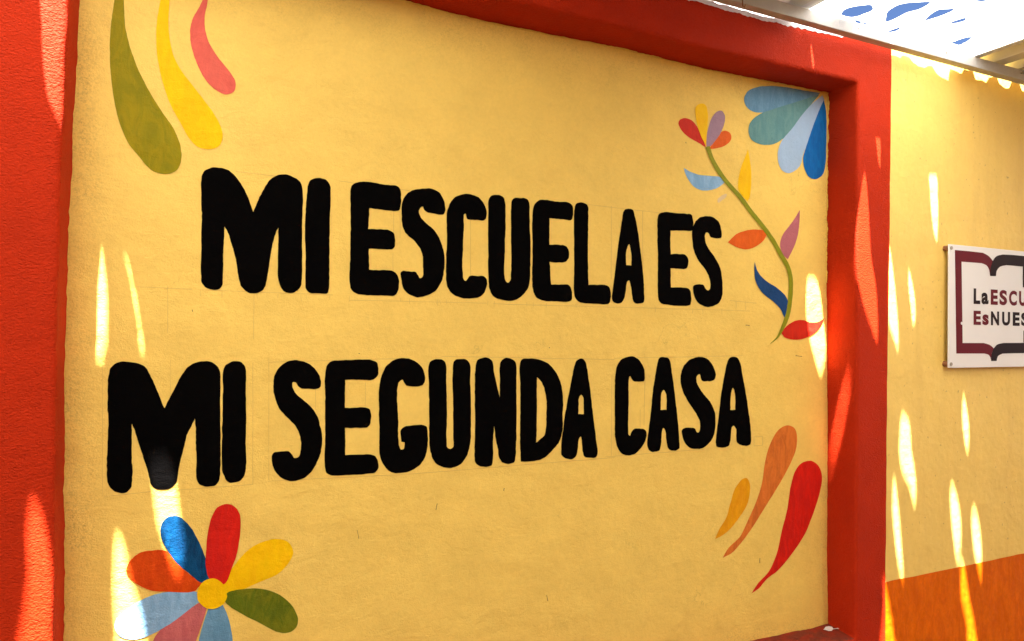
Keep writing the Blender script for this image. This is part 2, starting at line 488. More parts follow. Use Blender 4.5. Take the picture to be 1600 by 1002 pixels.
# ---- yellow paint that strayed onto the soffit and the right reveal
def stray(points, wmax, seed):
    """points: list of (base xyz, direction xyz); builds a ragged narrow strip."""
    vs, fs = [], []
    for i, (bp, dr) in enumerate(points):
        w = max(0.0006, wmax*(0.55+0.5*nz(i*0.13, seed)+0.35*nz(i*0.6, seed, 4)))
        vs += [bp, bp+dr*w]
    for i in range(len(points)-1):
        fs.append((2*i, 2*i+2, 2*i+3, 2*i+1))
    return vs, fs
pts = []
for i in range(260):
    x = 0.30+(XR-0.004-0.30)*i/259
    pts.append((Vector((x, DEPTH-0.001, interp(TB, x)-0.0032)), Vector((0, -1, 0.02))))
vs, fs = stray(pts, 0.010, 1.3)
under(mesh_obj('paint_overlap', vs, fs, M['panel']))
pts = []
for i in range(160):
    z = ZT-0.012-0.62*i/159
    pts.append((Vector((interp(RB, z)-0.0030, DEPTH-0.001, z)), Vector((0.02, -1, 0))))
vs, fs = stray(pts, 0.008, 7.7)
under(mesh_obj('paint_overlap', vs, fs, M['panel']))
# unpainted white strip along the top of the lintel
top_px = [(700, -98), (860, -58), (1000, -21), (1076, 0), (1110, 9), (1140, 18), (1168, 26), (1180, 29), (1200, 34.5), (1212, 35.5),
          (1224, 39), (1236, 42), (1249, 44), (1262, 48), (1280, 51), (1296, 54), (1316, 59)]
lo = [on_y(q) for q in top_px]
BAND = sorted((v.x, v.z) for v in lo)
fine = []
for a, c in zip(lo, lo[1:]):
    for k in range(14):
        v = a.lerp(c, k/14); fine.append(Vector((v.x, v.z+nz(v.x*70, 4.0)*0.004+nz(v.x*22, 8.0)*0.004)))
loop = fine + [Vector((lo[-1].x, lo[-1].z)), Vector((lo[-1].x+0.02, WALL_H-0.002)), Vector((fine[0].x, WALL_H-0.002))]
ov, tri = fill2d([loop])
fs = [t if (ov[t[1]]-ov[t[0]]).cross(ov[t[2]]-ov[t[0]]) > 0 else tuple(reversed(t)) for t in tri]
o = under(mesh_obj('unpainted_strip', [(v.x, -0.001, v.y) for v in ov], fs, M['white_prime']))
tag(o, 'ragged white strip left unpainted above the lintel')
# dried white splash on the sill
sp = parse('785,600;800,578;840,572;875,580;885,600;920,597;945,590;965,585;970,600;950,604;925,602;885,608;870,625;835,628;800,615;775,612', 1180, 900, 7.273)
w = [on_z(q, ZB+0.0005) for q, c in sp]
pl = [Vector((v.x, v.y)) for v in [Vector((a.x, min(a.y, DEPTH-0.004), 0)) for a in w]]
ov, tri = fill2d([pl])
under(mesh_obj('paint_splash', [(v.x, v.y, ZB+0.0008) for v in ov], tri, M['white_prime']))

# ---------------------------------------------------------------- lettering
CA = (300, 250, 4.554); CB = (530, 270, 4.771); CC = (680, 290, 5.008); CD = (880, 300, 5.273)
CE = (150, 550, 4.356); CF = (410, 540, 4.554); CG = (660, 545, 5.011); CH = (940, 540, 5.272)
LETTERS = [
 ('M', CA, ['68,130;80,90;120,60;180,52;240,65;290,100;330,145;380,230;435,370*;480,265;520,190;570,130;640,103;700,112;750,140;780,180;788,260;785,450;783,650;780,870;765,915;710,945;655,935;625,890;612,820;612,600;614,483*;595,520;570,620;545,760;530,860;505,925;450,950;390,938;350,895;330,830;318,740;285,610;255,520;230,475*;228,560;222,700;220,840;215,890;185,922;140,927;95,908;70,870;64,800;66,600;68,400;66,250']),
 ('I', CA, ['825,185;845,145;890,129;945,138;975,165;985,210;986,330;980,450;978,600;976,760;973,920;960,948;900,948;840,945;812,920;806,860;808,700;805,520;810,350;815,250']),
 ('E', CB, ['88,110;110,78;175,68;240,73;340,90;430,100;455,125;462,180;460,240;445,280;420,287;330,278;225,265*;220,340;217,420*;300,424;370,430;405,450;416,490;413,545;395,572;370,575;300,568;222,567*;222,650;222,725*;300,727;370,726;420,745;442,790;445,840;435,890;410,917;350,915;250,914;180,912;120,895;88,865;77,810;80,650;83,450;84,250']),
 ('S', CB, ['790,260;783,305;765,313;700,305;650,292;632,272;622,250;608,255;593,285;598,315;640,370;700,420;740,480;770,550;783,620;782,690;770,790;740,850;700,895;650,917;595,929;540,918;500,890;475,850;463,795;458,745;475,733;520,736;570,742;587,765;600,787;620,780;626,745;625,680;622,620;600,560;560,510;510,465;480,420;465,360;464,290;470,220;495,170;540,135;610,120;680,120;735,142;770,185']),
 ('C', CC, ['402,210;395,260;375,273;330,268;250,262;244,245;238,225;226,232;222,290;222,380;216,500;215,680;222,735;238,748;252,730;268,708;330,708;380,710;402,735;400,790;375,850;330,878;260,886;190,876;130,845;95,790;83,710;85,560;92,420;90,300;92,210;115,140;155,92;230,65;300,75;350,102;385,150']),
 ('U', CC, ['418,115;440,80;485,75;530,90;547,130;550,260;548,400;542,560;540,700;548,745;568,762;588,745;592,700;595,520;592,330;594,160;600,115;618,101;670,100;715,104;735,135;738,230;744,420;745,600;740,740;725,800;690,850;640,890;580,903;500,890;450,860;425,810;416,740;414,520;413,330;415,200']),
 ('E', CC, ['765,190;780,145;815,113;860,114;960,128;1050,136;1075,160;1080,195;1075,250;1060,271;1020,268;950,260;893,256*;893,330;892,462*;960,464;1015,472;1040,500;1048,545;1035,585;1005,602;950,602;894,597*;900,690;906,773*;980,774;1040,778;1060,800;1070,850;1066,895;1040,910;960,907;870,903;810,890;780,860;762,800;758,700;762,560;760,420;760,280']),
 ('L', CD, ['92,140;105,100;135,90;180,95;203,120;207,180;204,330;203,520;205,700;208,768*;280,765;350,768;380,785;390,830;388,890;370,922;300,924;200,917;130,905;98,870;87,810;88,700;90,500;87,300']),
 ('A', CD, ['497,160;515,143;545,140;572,150;585,185;600,250;620,360;640,520;655,650;665,780;668,870;660,912;630,920;590,918;572,880;560,800;550,750;540,732;525,745;515,800;500,880;475,915;430,917;405,895;402,840;412,770;430,620;455,420;475,290;488,200', '543,432;553,470;562,530;562,605*;518,603*;516,540;525,470']),
 ('E', CD, ['778,210;790,178;825,168;920,172;1000,180;1055,187;1065,220;1070,270;1062,318;1000,320;885,320*;883,400;884,513*;960,512;1005,517;1025,540;1030,580;1020,625;1000,635;940,632;884,630*;885,710;886,787*;960,788;1020,792;1045,810;1053,850;1053,910;1040,933;960,938;870,932;810,920;785,890;778,820;780,600;776,400']),
 ('S', CD, ['1303,330;1300,378;1270,384;1215,373;1200,345;1185,335;1168,352;1175,420;1200,475;1240,530;1280,600;1300,660;1312,760;1310,850;1290,905;1250,935;1190,948;1130,930;1095,895;1075,840;1070,780;1085,765;1150,766;1170,795;1188,812;1207,800;1210,750;1195,690;1160,625;1110,560;1075,480;1062,400;1062,320;1080,260;1115,220;1180,200;1240,212;1280,250']),
 ('M', CE, ['87,150;105,105;150,72;230,68;290,78;340,110;380,180;420,270;467,380*;510,300;560,200;610,120;660,80;740,62;800,75;835,110;845,170;846,350;848,560;848,750;842,850;820,900;760,917;710,905;685,860;683,750;680,600;678,520;672,452*;655,490;620,570;590,680;560,810;545,890;510,925;430,937;385,912;365,860;340,770;300,650;265,540;245,488*;243,600;245,740;248,840;240,920;215,952;180,962;130,950;90,910;75,860;78,700;82,500;80,320']),
 ('I', CE, ['865,120;885,85;950,61;1000,78;1020,120;1020,250;1022,420;1020,600;1022,750;1015,820;990,870;940,888;900,885;870,840;858,780;858,600;862,400;864,250']),
 ('S', CF, ['415,250;413,290;395,307;320,310;275,303;250,285;235,262;212,262;215,300;240,345;300,395;360,455;395,515;415,590;425,670;415,760;390,830;345,900;300,940;210,965;140,945;95,900;72,850;68,790;80,762;130,752;185,753;210,775;230,800;255,795;270,760;275,690;262,630;230,565;180,515;125,455;90,380;77,300;85,220;120,155;180,115;240,106;310,120;365,155;400,205']),
 ('E', CF, ['445,190;460,140;495,110;560,107;680,102;780,103;815,125;823,165;817,215;790,242;700,243;590,243*;588,340;588,442*;660,443;740,442;765,460;771,505;765,560;745,582;680,585;590,588*;588,680;588,780*;680,777;770,775;805,790;823,830;820,880;800,905;720,915;600,922;500,925;460,910;445,880;445,700;447,450;445,280']),
 ('G', CF, ['1158,235;1145,275;1110,290;1025,285;1008,265;995,243;970,260;960,300;960,400;965,520;965,640;972,710;985,738;1003,735;1010,688*;988,685*;985,605;1005,580;1080,568;1140,565;1168,580;1175,620;1175,720;1155,800;1120,850;1070,885;1000,907;940,908;890,885;850,830;833,750;830,600;828,450;830,300;845,220;880,150;930,105;990,90;1060,100;1110,130;1145,175']),
 ('U', CG, ['48,140;65,100;105,82;160,88;183,120;185,220;192,400;190,560;188,730;195,770;218,785;240,770;241,700;240,500;237,330;235,200;240,120;255,90;300,80;350,90;372,130;374,250;380,450;378,650;373,740;350,830;300,900;215,935;130,915;85,870;62,800;52,680;52,450;50,280']),
 ('N', CG, ['415,140;430,90;470,72;520,73;548,100;560,190;580,280;604,380*;606,250;606,150;615,100;655,73;705,82;732,115;735,250;735,450;735,650;730,830;715,890;660,900;620,885;600,850;590,780;570,690;560,603*;552,700;550,880;535,915;450,920;415,890;408,800;412,600;410,380;410,250']),
 ('D', CG, ['765,110;785,80;850,77;930,88;1000,130;1050,195;1085,280;1100,400;1097,540;1095,640;1080,710;1040,770;960,850;880,878;770,885*;764,700;766,500;765,300', '897,222*;930,260;960,330;970,400;970,520;968,600;955,670;930,700;890,733*;894,600;896,400']),
 ('A', CG, ['1190,130;1205,95;1240,76;1270,95;1285,140;1300,230;1320,380;1340,560;1360,720;1370,820;1360,848;1310,853;1270,845;1255,800;1248,720;1240,688;1225,710;1215,790;1203,840;1170,865;1110,852;1087,830;1085,790;1095,680;1115,520;1150,330;1170,220', '1243,362;1258,385;1262,440;1262,512*;1220,512*;1222,440;1226,380']),
 ('C', CH, ['355,240;350,290;310,300;265,293;248,275;232,252;222,290;222,400;220,550;218,680;222,735;232,742;245,710;262,690;320,686;360,695;370,735;350,800;310,860;260,897;210,906;160,885;125,830;110,750;108,600;106,400;112,250;130,160;170,110;240,88;290,105;330,150;350,195']),
 ('A', CH, ['460,140;475,105;515,97;550,105;567,145;580,240;605,420;625,600;640,800;640,845;615,865;570,862;545,840;532,770;525,710;508,682;495,710;490,800;475,860;440,876;400,872;378,840;375,790;385,700;405,540;420,380;440,250', '510,368;528,390;535,450;533,530*;485,530*;488,450;495,390']),
 ('S', CH, ['940,250;925,285;870,295;825,288;815,255;805,233;788,245;782,290;800,340;840,400;890,460;925,530;938,600;935,690;915,760;880,810;830,845;780,853;720,840;685,800;665,750;658,705;670,683;740,677;770,685;780,710;795,718;808,700;810,630;795,590;750,520;700,440;665,370;650,290;655,220;690,150;740,110;800,95;860,105;905,150;930,200']),
 ('A', CH, ['1035,140;1050,105;1085,93;1120,103;1140,145;1165,270;1195,440;1215,590;1230,720;1228,800;1205,825;1150,822;1115,800;1108,740;1105,690;1085,663;1068,680;1060,790;1045,825;990,842;950,835;940,805;945,740;960,620;980,430;1005,280', '1078,350;1092,380;1100,450;1100,530*;1060,530*;1060,440;1068,380']),
]
for ch, crop, loops in LETTERS:
    o = decal('letter', [spline(parse(t, *crop), 7) for t in loops], DEPTH, M['black'], None, 0.0011, 0.0007)
    under(o); tag(o, 'painted black letter '+ch)

# ---------------------------------------------------------------- painted ornaments
K1 = (0, 0, 3.34); K2 = (1000, 100, 3.34); K3 = (1000, 400, 3.34); K4 = (1080, 640, 2.7675); K5 = (0, 700, 3.2)
def art(name, txt, crop, mat, parent=None, sub=7):
    o = decal(name, [spline(parse(txt, *crop), sub)], DEPTH, M[mat], None)
    tag(o, mat.replace('_petal', '').replace('leaf_olive', 'dark olive').replace('_', ' ')+' painted '+name.replace('paint_', ''))
    return under(o, parent or mural)
art('paint_stroke', '612,-300*;640,-200;645,-80;647,0;650,80;655,150;680,250;720,360;780,480;850,590;910,680;940,760;945,830;925,885;880,908;830,905;780,880;720,810;670,750;630,660;605,570;585,450;575,330;575,200;585,80;597,0;600,-100;600,-200', K1, 'olive')
art('paint_stroke', '860,-260*;878,-160;885,-80;885,0;880,100;885,200;905,290;940,360;1000,440;1070,530;1120,600;1155,670;1162,720;1140,765;1090,780;1030,765;985,720;940,640;890,550;855,450;830,350;815,230;818,120;830,40;838,0;842,-80;848,-170', K1, 'yellow')
art('paint_stroke', '1095,-130*;1092,-60;1085,0;1078,40;1068,90;1070,150;1090,220;1130,290;1170,340;1205,385;1228,430;1222,475;1190,493;1150,485;1090,440;1050,380;1015,300;995,220;993,150;1010,90;1040,40;1057,0;1072,-60', K1, 'pink')
# flower in the upper right corner
art('petal', '940,152*;850,138;760,122;680,116;610,122;560,145;542,185;555,225;590,250;640,255;720,262;820,228;915,176', K2, 'steel_blue')
art('petal', '935,160*;860,185;780,210;700,235;620,265;575,305;565,350;580,395;630,420;690,420;740,395;790,345;840,285;890,215', K2, 'teal')
art('petal', '950,165*;900,205;850,260;790,340;740,400;720,450;720,510;740,555;770,570;800,562;835,530;850,470;880,402;910,315;940,235;960,190', K2, 'pale_blue')
art('petal', '957,190*;930,250;900,330;870,420;850,490;855,540;880,590;915,602;950,580;965,530;970,430;972,330;968,240', K2, 'blue')
# sprig: curved stem with flower and leaves
cl = parse('350,432;358,455;375,500;415,570;470,640;520,695;575,770;640,850;690,920;735,1000;770,1062;785,1132;782,1222;770,1302;745,1372;715,1427;678,1460', *K2)
cps = [Vector(q) for q, _ in cl]
cur = []
for i in range(len(cps)-1):
    p0, p1, p2, p3 = cps[max(i-1, 0)], cps[i], cps[i+1], cps[min(i+2, len(cps)-1)]
    for k in range(6):
        t = k/6
        cur.append(0.5*((2*p1)+(-p0+p2)*t+(2*p0-5*p1+4*p2-p3)*t*t+(-p0+3*p1-3*p2+p3)*t**3))
cur.append(cps[-1])
la, lb = [], []
for i, q in enumerate(cur):
    d_ = (cur[min(i+1, len(cur)-1)]-cur[max(i-1, 0)]).normalized(); nrm = Vector((-d_.y, d_.x))
    t = i/(len(cur)-1)
    wd = 3.3*(1.0 if t < 0.85 else max(0.12, (1-t)/0.15)) + 0.25*nz(i*0.7, 2.2)
    la.append(q+nrm*wd); lb.append(q-nrm*wd)
stem = decal('stem', [la+list(reversed(lb))], DEPTH, M['stem_green'], None, 0.0005, 0.0018)
under(stem); tag(stem, 'curving green stem with flower and leaves')
for nm, txt, crop, mt in (
    ('petal', '343,432*;318,380;300,330;288,270;290,225;315,207;340,215;352,260;352,310;348,370', K2, 'yellow'),
    ('petal', '343,437*;310,415;250,380;215,345;200,310;210,290;240,283;275,300;310,350;330,400', K2, 'red_petal'),
    ('petal', '360,445*;385,400;410,365;440,350;468,360;476,385;465,410;430,432;390,442', K2, 'orange'),
    ('petal', '347,440*;345,390;355,340;370,290;400,250;425,245;442,270;440,310;420,360;385,410;365,432', K2, 'mauve'),
    ('leaf', '228,543*;260,562;310,580;370,585;420,592;440,620*;415,640;380,655;330,661;285,645;255,610;235,570', K2, 'sky_blue'),
    ('leaf', '562,445*;572,500;580,570;578,640;570,700;560,718*;535,690;512,655;513,600;530,530;550,480', K2, 'yellow'),
    ('leaf', '457,932*;500,890;550,870;610,865;655,875;662,890*;640,925;600,955;550,968;500,955', K2, 'orange'),
    ('leaf', '833,762*;830,830;820,900;800,960;770,1020*;740,990;730,940;745,890;790,830', K2, 'plum'),
    ('leaf', '597,30*;612,80;650,125;710,165;755,205;772,245;765,290;752,322*;730,275;690,235;640,195;605,140;595,80', K3, 'navy'),
    ('leaf', '735,402*;765,365;810,338;850,335;890,348;925,345;960,325*;940,370;900,410;850,433;800,437;755,425', K3, 'red_petal')):
    art(nm, txt, crop, mt, stem)
# three strokes in the lower right corner
art('paint_stroke', '103,560*;120,520;150,470;170,400;190,340;220,302;240,297;253,320;252,370;240,415;205,470;160,525;125,550', K4, 'amber')
art('paint_stroke', '135,642*;160,600;210,550;240,490;280,400;305,320;320,220;345,140;380,85;415,69;445,80;457,120;450,180;420,250;370,340;320,420;270,500;220,570;175,620', K4, 'rust')
art('paint_stroke', '260,795*;290,750;335,700;370,620;390,530;415,430;430,330;450,265;480,230;520,222;550,245;565,290;555,360;530,440;490,540;430,630;370,700;330,730;290,775', K4, 'crimson')
# flower in the lower left corner
cc = [(331.2+23.2*math.cos(a)*(1+0.03*math.sin(3*a)), 927.5+23.8*math.sin(a)) for a in [2*math.pi*i/40 for i in range(40)]]
centre = decal('flower_centre', [cc], DEPTH, M['yellow'], None, 0.001, 0.0022)
under(centre); tag(centre, 'round yellow flower centre ringed by seven petals')
for txt, mt in (
    ('1040,805;1015,880;990,980;975,1080;985,1180;1030,1240;1090,1250;1140,1200;1165,1110;1165,980;1145,860;1110,780;1070,740', 'steel_blue'),
    ('1035,790;1010,880;980,966;940,1060;880,1130;820,1150;770,1120;750,1060;765,966;820,890;900,830;985,780;1040,740', 'rose'),
    ('1020,760;990,775;930,820;850,880;750,935;670,958;600,940;573,890;590,850;650,795;740,745;830,722;985,720', 'sky_blue'),
    ('1030,690;1000,690;970,716;850,720;750,710;670,670;632,620;640,580;690,530;760,512;830,515;880,570;940,625', 'fire_orange'),
    ('1005,672;950,630;880,570;825,490;802,430;810,375;840,345;890,340;940,380;985,450;1020,530;1045,610;1055,665', 'deep_blue'),
    ('1055,665;1030,600;1030,520;1040,420;1060,340;1090,295;1135,280;1175,295;1200,340;1200,430;1185,520;1160,600;1120,680', 'crimson'),
    ('1110,690;1170,590;1230,520;1300,475;1380,455;1440,470;1467,520;1440,580;1390,630;1300,670;1220,705;1130,735', 'yellow'),
    ('1120,755;1140,722;1220,705;1320,707;1400,735;1460,790;1490,855;1475,905;1430,925;1380,918;1300,875;1210,830;1140,785', 'leaf_olive')):
    art('petal', txt, K5, mt, centre)

# ---------------------------------------------------------------- pencil guide lines, ticks and scratches
random.seed(4)
def pencil(a, c, wpx=0.55, mat='pencil', name='guide_line'):
    a, c = Vector(a), Vector(c); n = max(2, int((c-a).length/12)); d_ = (c-a).normalized(); nn = Vector((-d_.y, d_.x))
    l1, l2 = [], []
    for i in range(n+1):
        q = a.lerp(c, i/n)+nn*random.uniform(-.25, .25); w_ = wpx*random.uniform(.5, 1.0)
        l1.append(q+nn*w_); l2.append(q-nn*w_)
    under(decal(name, [l1+l2[::-1]], DEPTH, M[mat], None, 0.0002, 0.0004))
for a, c in (((312, 453), (520, 461)), ((545, 469), (760, 474)), ((770, 475), (1172, 486)), ((368, 268), (462, 279)), ((530, 283), (640, 298)),
             ((905, 318), (1040, 334)), ((397, 457), (396, 530)), ((615, 330), (615, 366)), ((614, 396), (614, 424)), ((625, 330), (625, 372)),
             ((955, 322), (955, 436)), ((1004, 330), (1004, 474)), ((163, 776), (236, 768)), ((275, 766), (395, 757)), ((418, 752), (640, 741)),
             ((640, 741), (960, 715)), ((945, 714), (1100, 702)), ((420, 566), (640, 560)), ((690, 557), (960, 562)), ((960, 560), (1160, 556)),
             ((266, 562), (266, 632)), ((395, 566), (395, 757)), ((420, 560), (420, 750)), ((956, 586), (955, 712)), ((493, 604), (493, 640)),
             ((571, 598), (571, 636)), ((1178, 683), (1191, 682)), ((1178, 697), (1191, 696)), ((1178, 683), (1178, 697)), ((1191, 682), (1191, 696)),
             ((1000, 640), (1000, 668)), ((160, 570), (160, 776)), ((1140, 470), (1182, 474)), ((1150, 470), (1150, 482)), ((1165, 470), (1165, 484)),
             ((262, 446), (262, 520)), ((205, 448), (300, 452)), ((1008, 588), (1006, 664)), ((735, 335), (735, 430))):
    pencil(a, c)
for x in (313, 347, 402, 434, 471, 479, 515, 546, 626, 640, 683, 688, 697, 762, 772, 823, 833, 853, 900, 1024, 1082, 1098, 1128):
    y = 455+(x-313)*0.034
    pencil((x+random.uniform(-1, 1), y), (x, y+random.uniform(6, 12)), 0.45)
for a, c in (((683, 787), (681, 797)), ((558, 828), (561, 842)), ((854, 930), (856, 939)), ((1187, 872), (1187, 880)), ((1071, 222), (1072, 224)),
             ((788, 763), (787, 767)), ((300, 484), (301, 487)), ((1243, 556), (1253, 557)), ((1165, 508), (1171, 509)), ((560, 552), (562, 553)), ((858, 543), (859, 544))):
    pencil(a, c, 0.7, 'scratch', 'scratch')
o = under(decal('paint_smudge', [spline(parse('1121,312;1127,306;1135,303;1134,308;1127,314;1122,317', 0, 0, 1), 4)], DEPTH, paint('pale_smudge', (226, 200, 150)), None, 0.001, 0.0006))

# ================================================================ yellow wall with the sign
wallr = empty('yellow_wall', (3.9, 0, 0))
tag(wallr, 'plain yellow rendered wall with orange dado, carrying the white book sign', 'wall')
o = under(bm_obj('wall_face', box_bm(XO-0.03, PX1, 0.003, 0.25, 0, WALL_H), M['wall']), wallr)
N = 160; vs, fs = [], []
for i in range(N+1):
    x = XO-0.02+(PX1-XO+0.02)*i/N
    vs += [(x, 0.0018, 0.0), (x, 0.0018, ZDADO+0.004*nz(x*6, 3)+0.002*nz(x*60, 5))]
for i in range(N): fs.append((2*i, 2*i+2, 2*i+3, 2*i+1))
o = under(mesh_obj('dado', vs, fs, M['dado']), wallr); tag(o, 'orange painted dado')
# left and opposite sides of the passage
wl_ = empty('plain_wall', (-2.4, 0, 0))
tag(wl_, 'plain yellow rendered wall beyond the left red pier', 'wall')
under(bm_obj('wall_face', box_bm(PX0, XLO+0.02, 0.003, 0.25, 0, WALL_H), M['wall']), wl_)
under(mesh_obj('dado', [(PX0, 0.0018, 0), (XLO, 0.0018, 0), (XLO, 0.0018, ZDADO), (PX0, 0.0018, ZDADO)], [(0, 1, 2, 3)], M['dado']), wl_)
wo = empty('opposite_wall', (0.8, -3.4, 0))
tag(wo, 'cream rendered wall with orange dado facing the mural across the passage', 'wall')
under(bm_obj('wall_face', box_bm(PX0, PX1, -3.5, -3.3, 0, ZROOF-0.002), M['far_paint']), wo)
under(mesh_obj('dado', [(PX0, -3.298, 0), (PX0, -3.298, ZDADO), (PX1, -3.298, ZDADO), (PX1, -3.298, 0)], [(0, 1, 2, 3)], M['dado']), wo)

# ================================================================ sign
YS = -0.017                          # face of the board
tl, bl = on_y((1482.6, 381.4), YS), on_y((1483.5, 575.2), YS)
SX0, SX1, SZ0, SZ1 = tl.x+0.001, tl.x+0.645, bl.z, tl.z
sign = empty('sign_board', (SX0+0.32, 0, SZ0))
tag(sign, 'white sign board with maroon and dark open-book outline, screwed to yellow wall', 'sign')
board = under(bm_obj('board', box_bm(SX0, SX1, YS, YS+0.0045, SZ0, SZ1, 0.0012, 2), M['board']), sign)
def disc_bm(x, z, y0, y1, r, seg=20, bev=0.0):
    bm = bmesh.new()
    bmesh.ops.create_cone(bm, cap_ends=True, segments=seg, radius1=r, radius2=r, depth=y1-y0,
                          matrix=Matrix.Translation((x, (y0+y1)/2, z)) @ Matrix.Rotation(math.pi/2, 4, 'X'))
    if bev:
        es = [e for e in bm.edges if len(e.link_faces) == 2 and any(len(f.verts) > 4 for f in e.link_faces)]
        bmesh.ops.bevel(bm, geom=es, offset=bev, segments=2, affect='EDGES')
    return bm
for x in (SX0+0.011, SX1-0.011):
    for z in (SZ0+0.013, SZ1-0.013):
        s_ = under(bm_obj('screw', disc_bm(x, z, YS-0.0035, YS+0.0005, 0.0062, 20, 0.0012), M['steel'], smooth=False), sign)
        under(bm_obj('spacer', disc_bm(x-0.005, z, YS+0.0045, 0.0032, 0.0095, 16), M['rusty']), s_)
KS = (1460, 370, 4.557)
def print_on(txt, mat, name, crop=KS, lift=0.0006):
    lp = spline(parse(txt, *crop), 5)
    w = [on_y(q, YS) for q in lp]
    ov, tri = fill2d([[Vector((v.x, v.z)) for v in w]])
    fs = [t if (ov[t[1]]-ov[t[0]]).cross(ov[t[2]]-ov[t[0]]) > 0 else tuple(reversed(t)) for t in tri]
    return under(mesh_obj(name, [(v.x, YS-lift, v.y) for v in ov], fs, M[mat]), board)
print_on('145,95*;250,104;345,115*;385,138;415,172*;402,220;395,278*;388,235;370,205;335,189*;192,178*;196,450;200,757*;350,757*;395,772;422,795*;408,830;402,884*;398,862;385,842;355,832*;155,832*;150,450', 'maroon', 'book_outline')
print_on('395,280*;399,225;415,172;440,140;485,127*;560,131;666,141*;666,362*;628,360*;628,213*;510,203*;465,215;442,245;437,281*', 'ink', 'book_outline', lift=0.0008)
print_on('403,885*;406,838;422,795;447,768;490,757*;633,756*;633,668*;671,668*;671,829*;560,830;482,833*;452,850;441,885*', 'ink', 'book_outline', lift=0.0008)
print_on('186,612;192,606;199,612;200,622;193,628;187,622', 'board', 'chipped_spot', lift=0.001)
def glyph(ch, x0, x1, z0, z1, mat):
    cu = bpy.data.curves.new('t', 'FONT'); cu.body = ch; cu.size = 1.0; cu.offset = 0.045; cu.resolution_u = 6
    to = bpy.data.objects.new('t', cu); COL.objects.link(to)
    bpy.context.view_layer.update()
    me = bpy.data.meshes.new_from_object(to.evaluated_get(bpy.context.evaluated_depsgraph_get()))
    bpy.data.objects.remove(to); bpy.data.curves.remove(cu)
    X = [v.co.x for v in me.vertices]; Y = [v.co.y for v in me.vertices]
    ax, bx2, ay, by = min(X), max(X), min(Y), max(Y)
    vs = [(x0+(v.co.x-ax)/(bx2-ax)*(x1-x0), YS-0.0006, z0+(v.co.y-ay)/(by-ay)*(z1-z0)) for v in me.vertices]
    fs = [tuple(p_.vertices) for p_ in me.polygons]
    o = under(mesh_obj('letter', vs, fs, M[mat]), board)
    bpy.data.meshes.remove(me)
    return o
def sx(c): return on_y((1460+c/4.557, 470), YS).x
row1 = [('L', 278, 325), ('a', 334, 384), ('E', 400, 450), ('S', 462, 516), ('C', 530, 586), ('U', 602, 653)]
row2 = [('E', 278, 330), ('s', 341, 386), ('N', 402, 460), ('U', 481, 538), ('E', 557, 606), ('S', 617, 668)]
zc1, zb1, zc2, zb2 = 1.8165, 1.7620, 1.7385, 1.6890
x_end = sx(653)
for i, (c, a, b_) in enumerate(row1):
    glyph(c, sx(a), sx(b_), zb1, zc1 if c != 'a' else zb1+(zc1-zb1)*0.76, 'ink' if i < 2 else 'maroon')
for k, c in enumerate('ELA'):
    glyph(c, x_end+0.011+k*0.050, x_end+0.011+k*0.050+0.040, zb1, zc1, 'maroon')
for i, (c, a, b_) in enumerate(row2):
    glyph(c, sx(a), sx(b_), zb2, zc2 if c != 's' else zb2+(zc2-zb2)*0.76, 'maroon' if i < 2 else 'ink')
x_end = sx(668)
for k, c in enumerate('TRA'):
    glyph(c, x_end+0.009+k*0.050, x_end+0.009+k*0.050+0.041, zb2, zc2, 'ink')

# ================================================================ steel beam under the roof edge
BY0, BY1, BZ0, BZ1 = -0.070, -0.042, 2.5605, 2.597
beam = empty('roof_beam', (1.0, BY1, BZ0))
tag(beam, 'slim cream steel beam running along the wall top under the roof sheets', 'beam')
under(bm_obj('tube', box_bm(PX0, PX1, BY0, BY1, BZ0, BZ1, 0.002, 2), M['beam']), beam)
for x in (-2.6, -0.9, 0.45, 3.6, 5.2):
    under(bm_obj('bracket', box_bm(x, x+0.04, BY1, 0.004, BZ0+0.004, BZ0+0.010), M['beam']), beam)
def tube(pts, r, seg=8):
    vs, fs = [], []
    for i, q in enumerate(pts):
        d_ = (pts[min(i+1, len(pts)-1)]-pts[max(i-1, 0)]).normalized()
        a = d_.orthogonal().normalized(); b_ = d_.cross(a)
        vs += [q+(a*math.cos(2*math.pi*k/seg)+b_*math.sin(2*math.pi*k/seg))*r for k in range(seg)]
    for i in range(len(pts)-1):
        for k in range(seg):
            fs.append((i*seg+k, i*seg+(k+1) % seg, (i+1)*seg+(k+1) % seg, (i+1)*seg+k))
    return vs, fs
hk = on_y((1160, 3), BY0-0.004)
vs, fs = tube([hk+Vector(d_) for d_ in ((0, 0.004, 0.02), (0, -0.001, 0.012), (0, -0.001, -0.004), (0.002, 0.0, -0.012), (0.008, 0.0, -0.013), (0.010, 0.0, -0.006))], 0.0016)
under(mesh_obj('wire_hook', vs, fs, M['rusty'], smooth=True), beam)
for i in range(26):                  # bolt heads through the tube
    x = -3.6+0.415*i
    under(bm_obj('bolt', disc_bm(x, BZ0+0.024, BY0-0.003, BY0+0.001, 0.0042, 6), M['steel']), beam)
for yy, nm in ((-1.2, 'cream steel purlin under the middle of the roof sheets'), (-2.3, 'cream steel purlin nearer the opposite wall')):
    pr = bm_obj('purlin', box_bm(PX0, PX1, yy-0.02, yy+0.02, BZ0, BZ1, 0.002, 2), M['beam']); tag(pr, nm, 'beam')

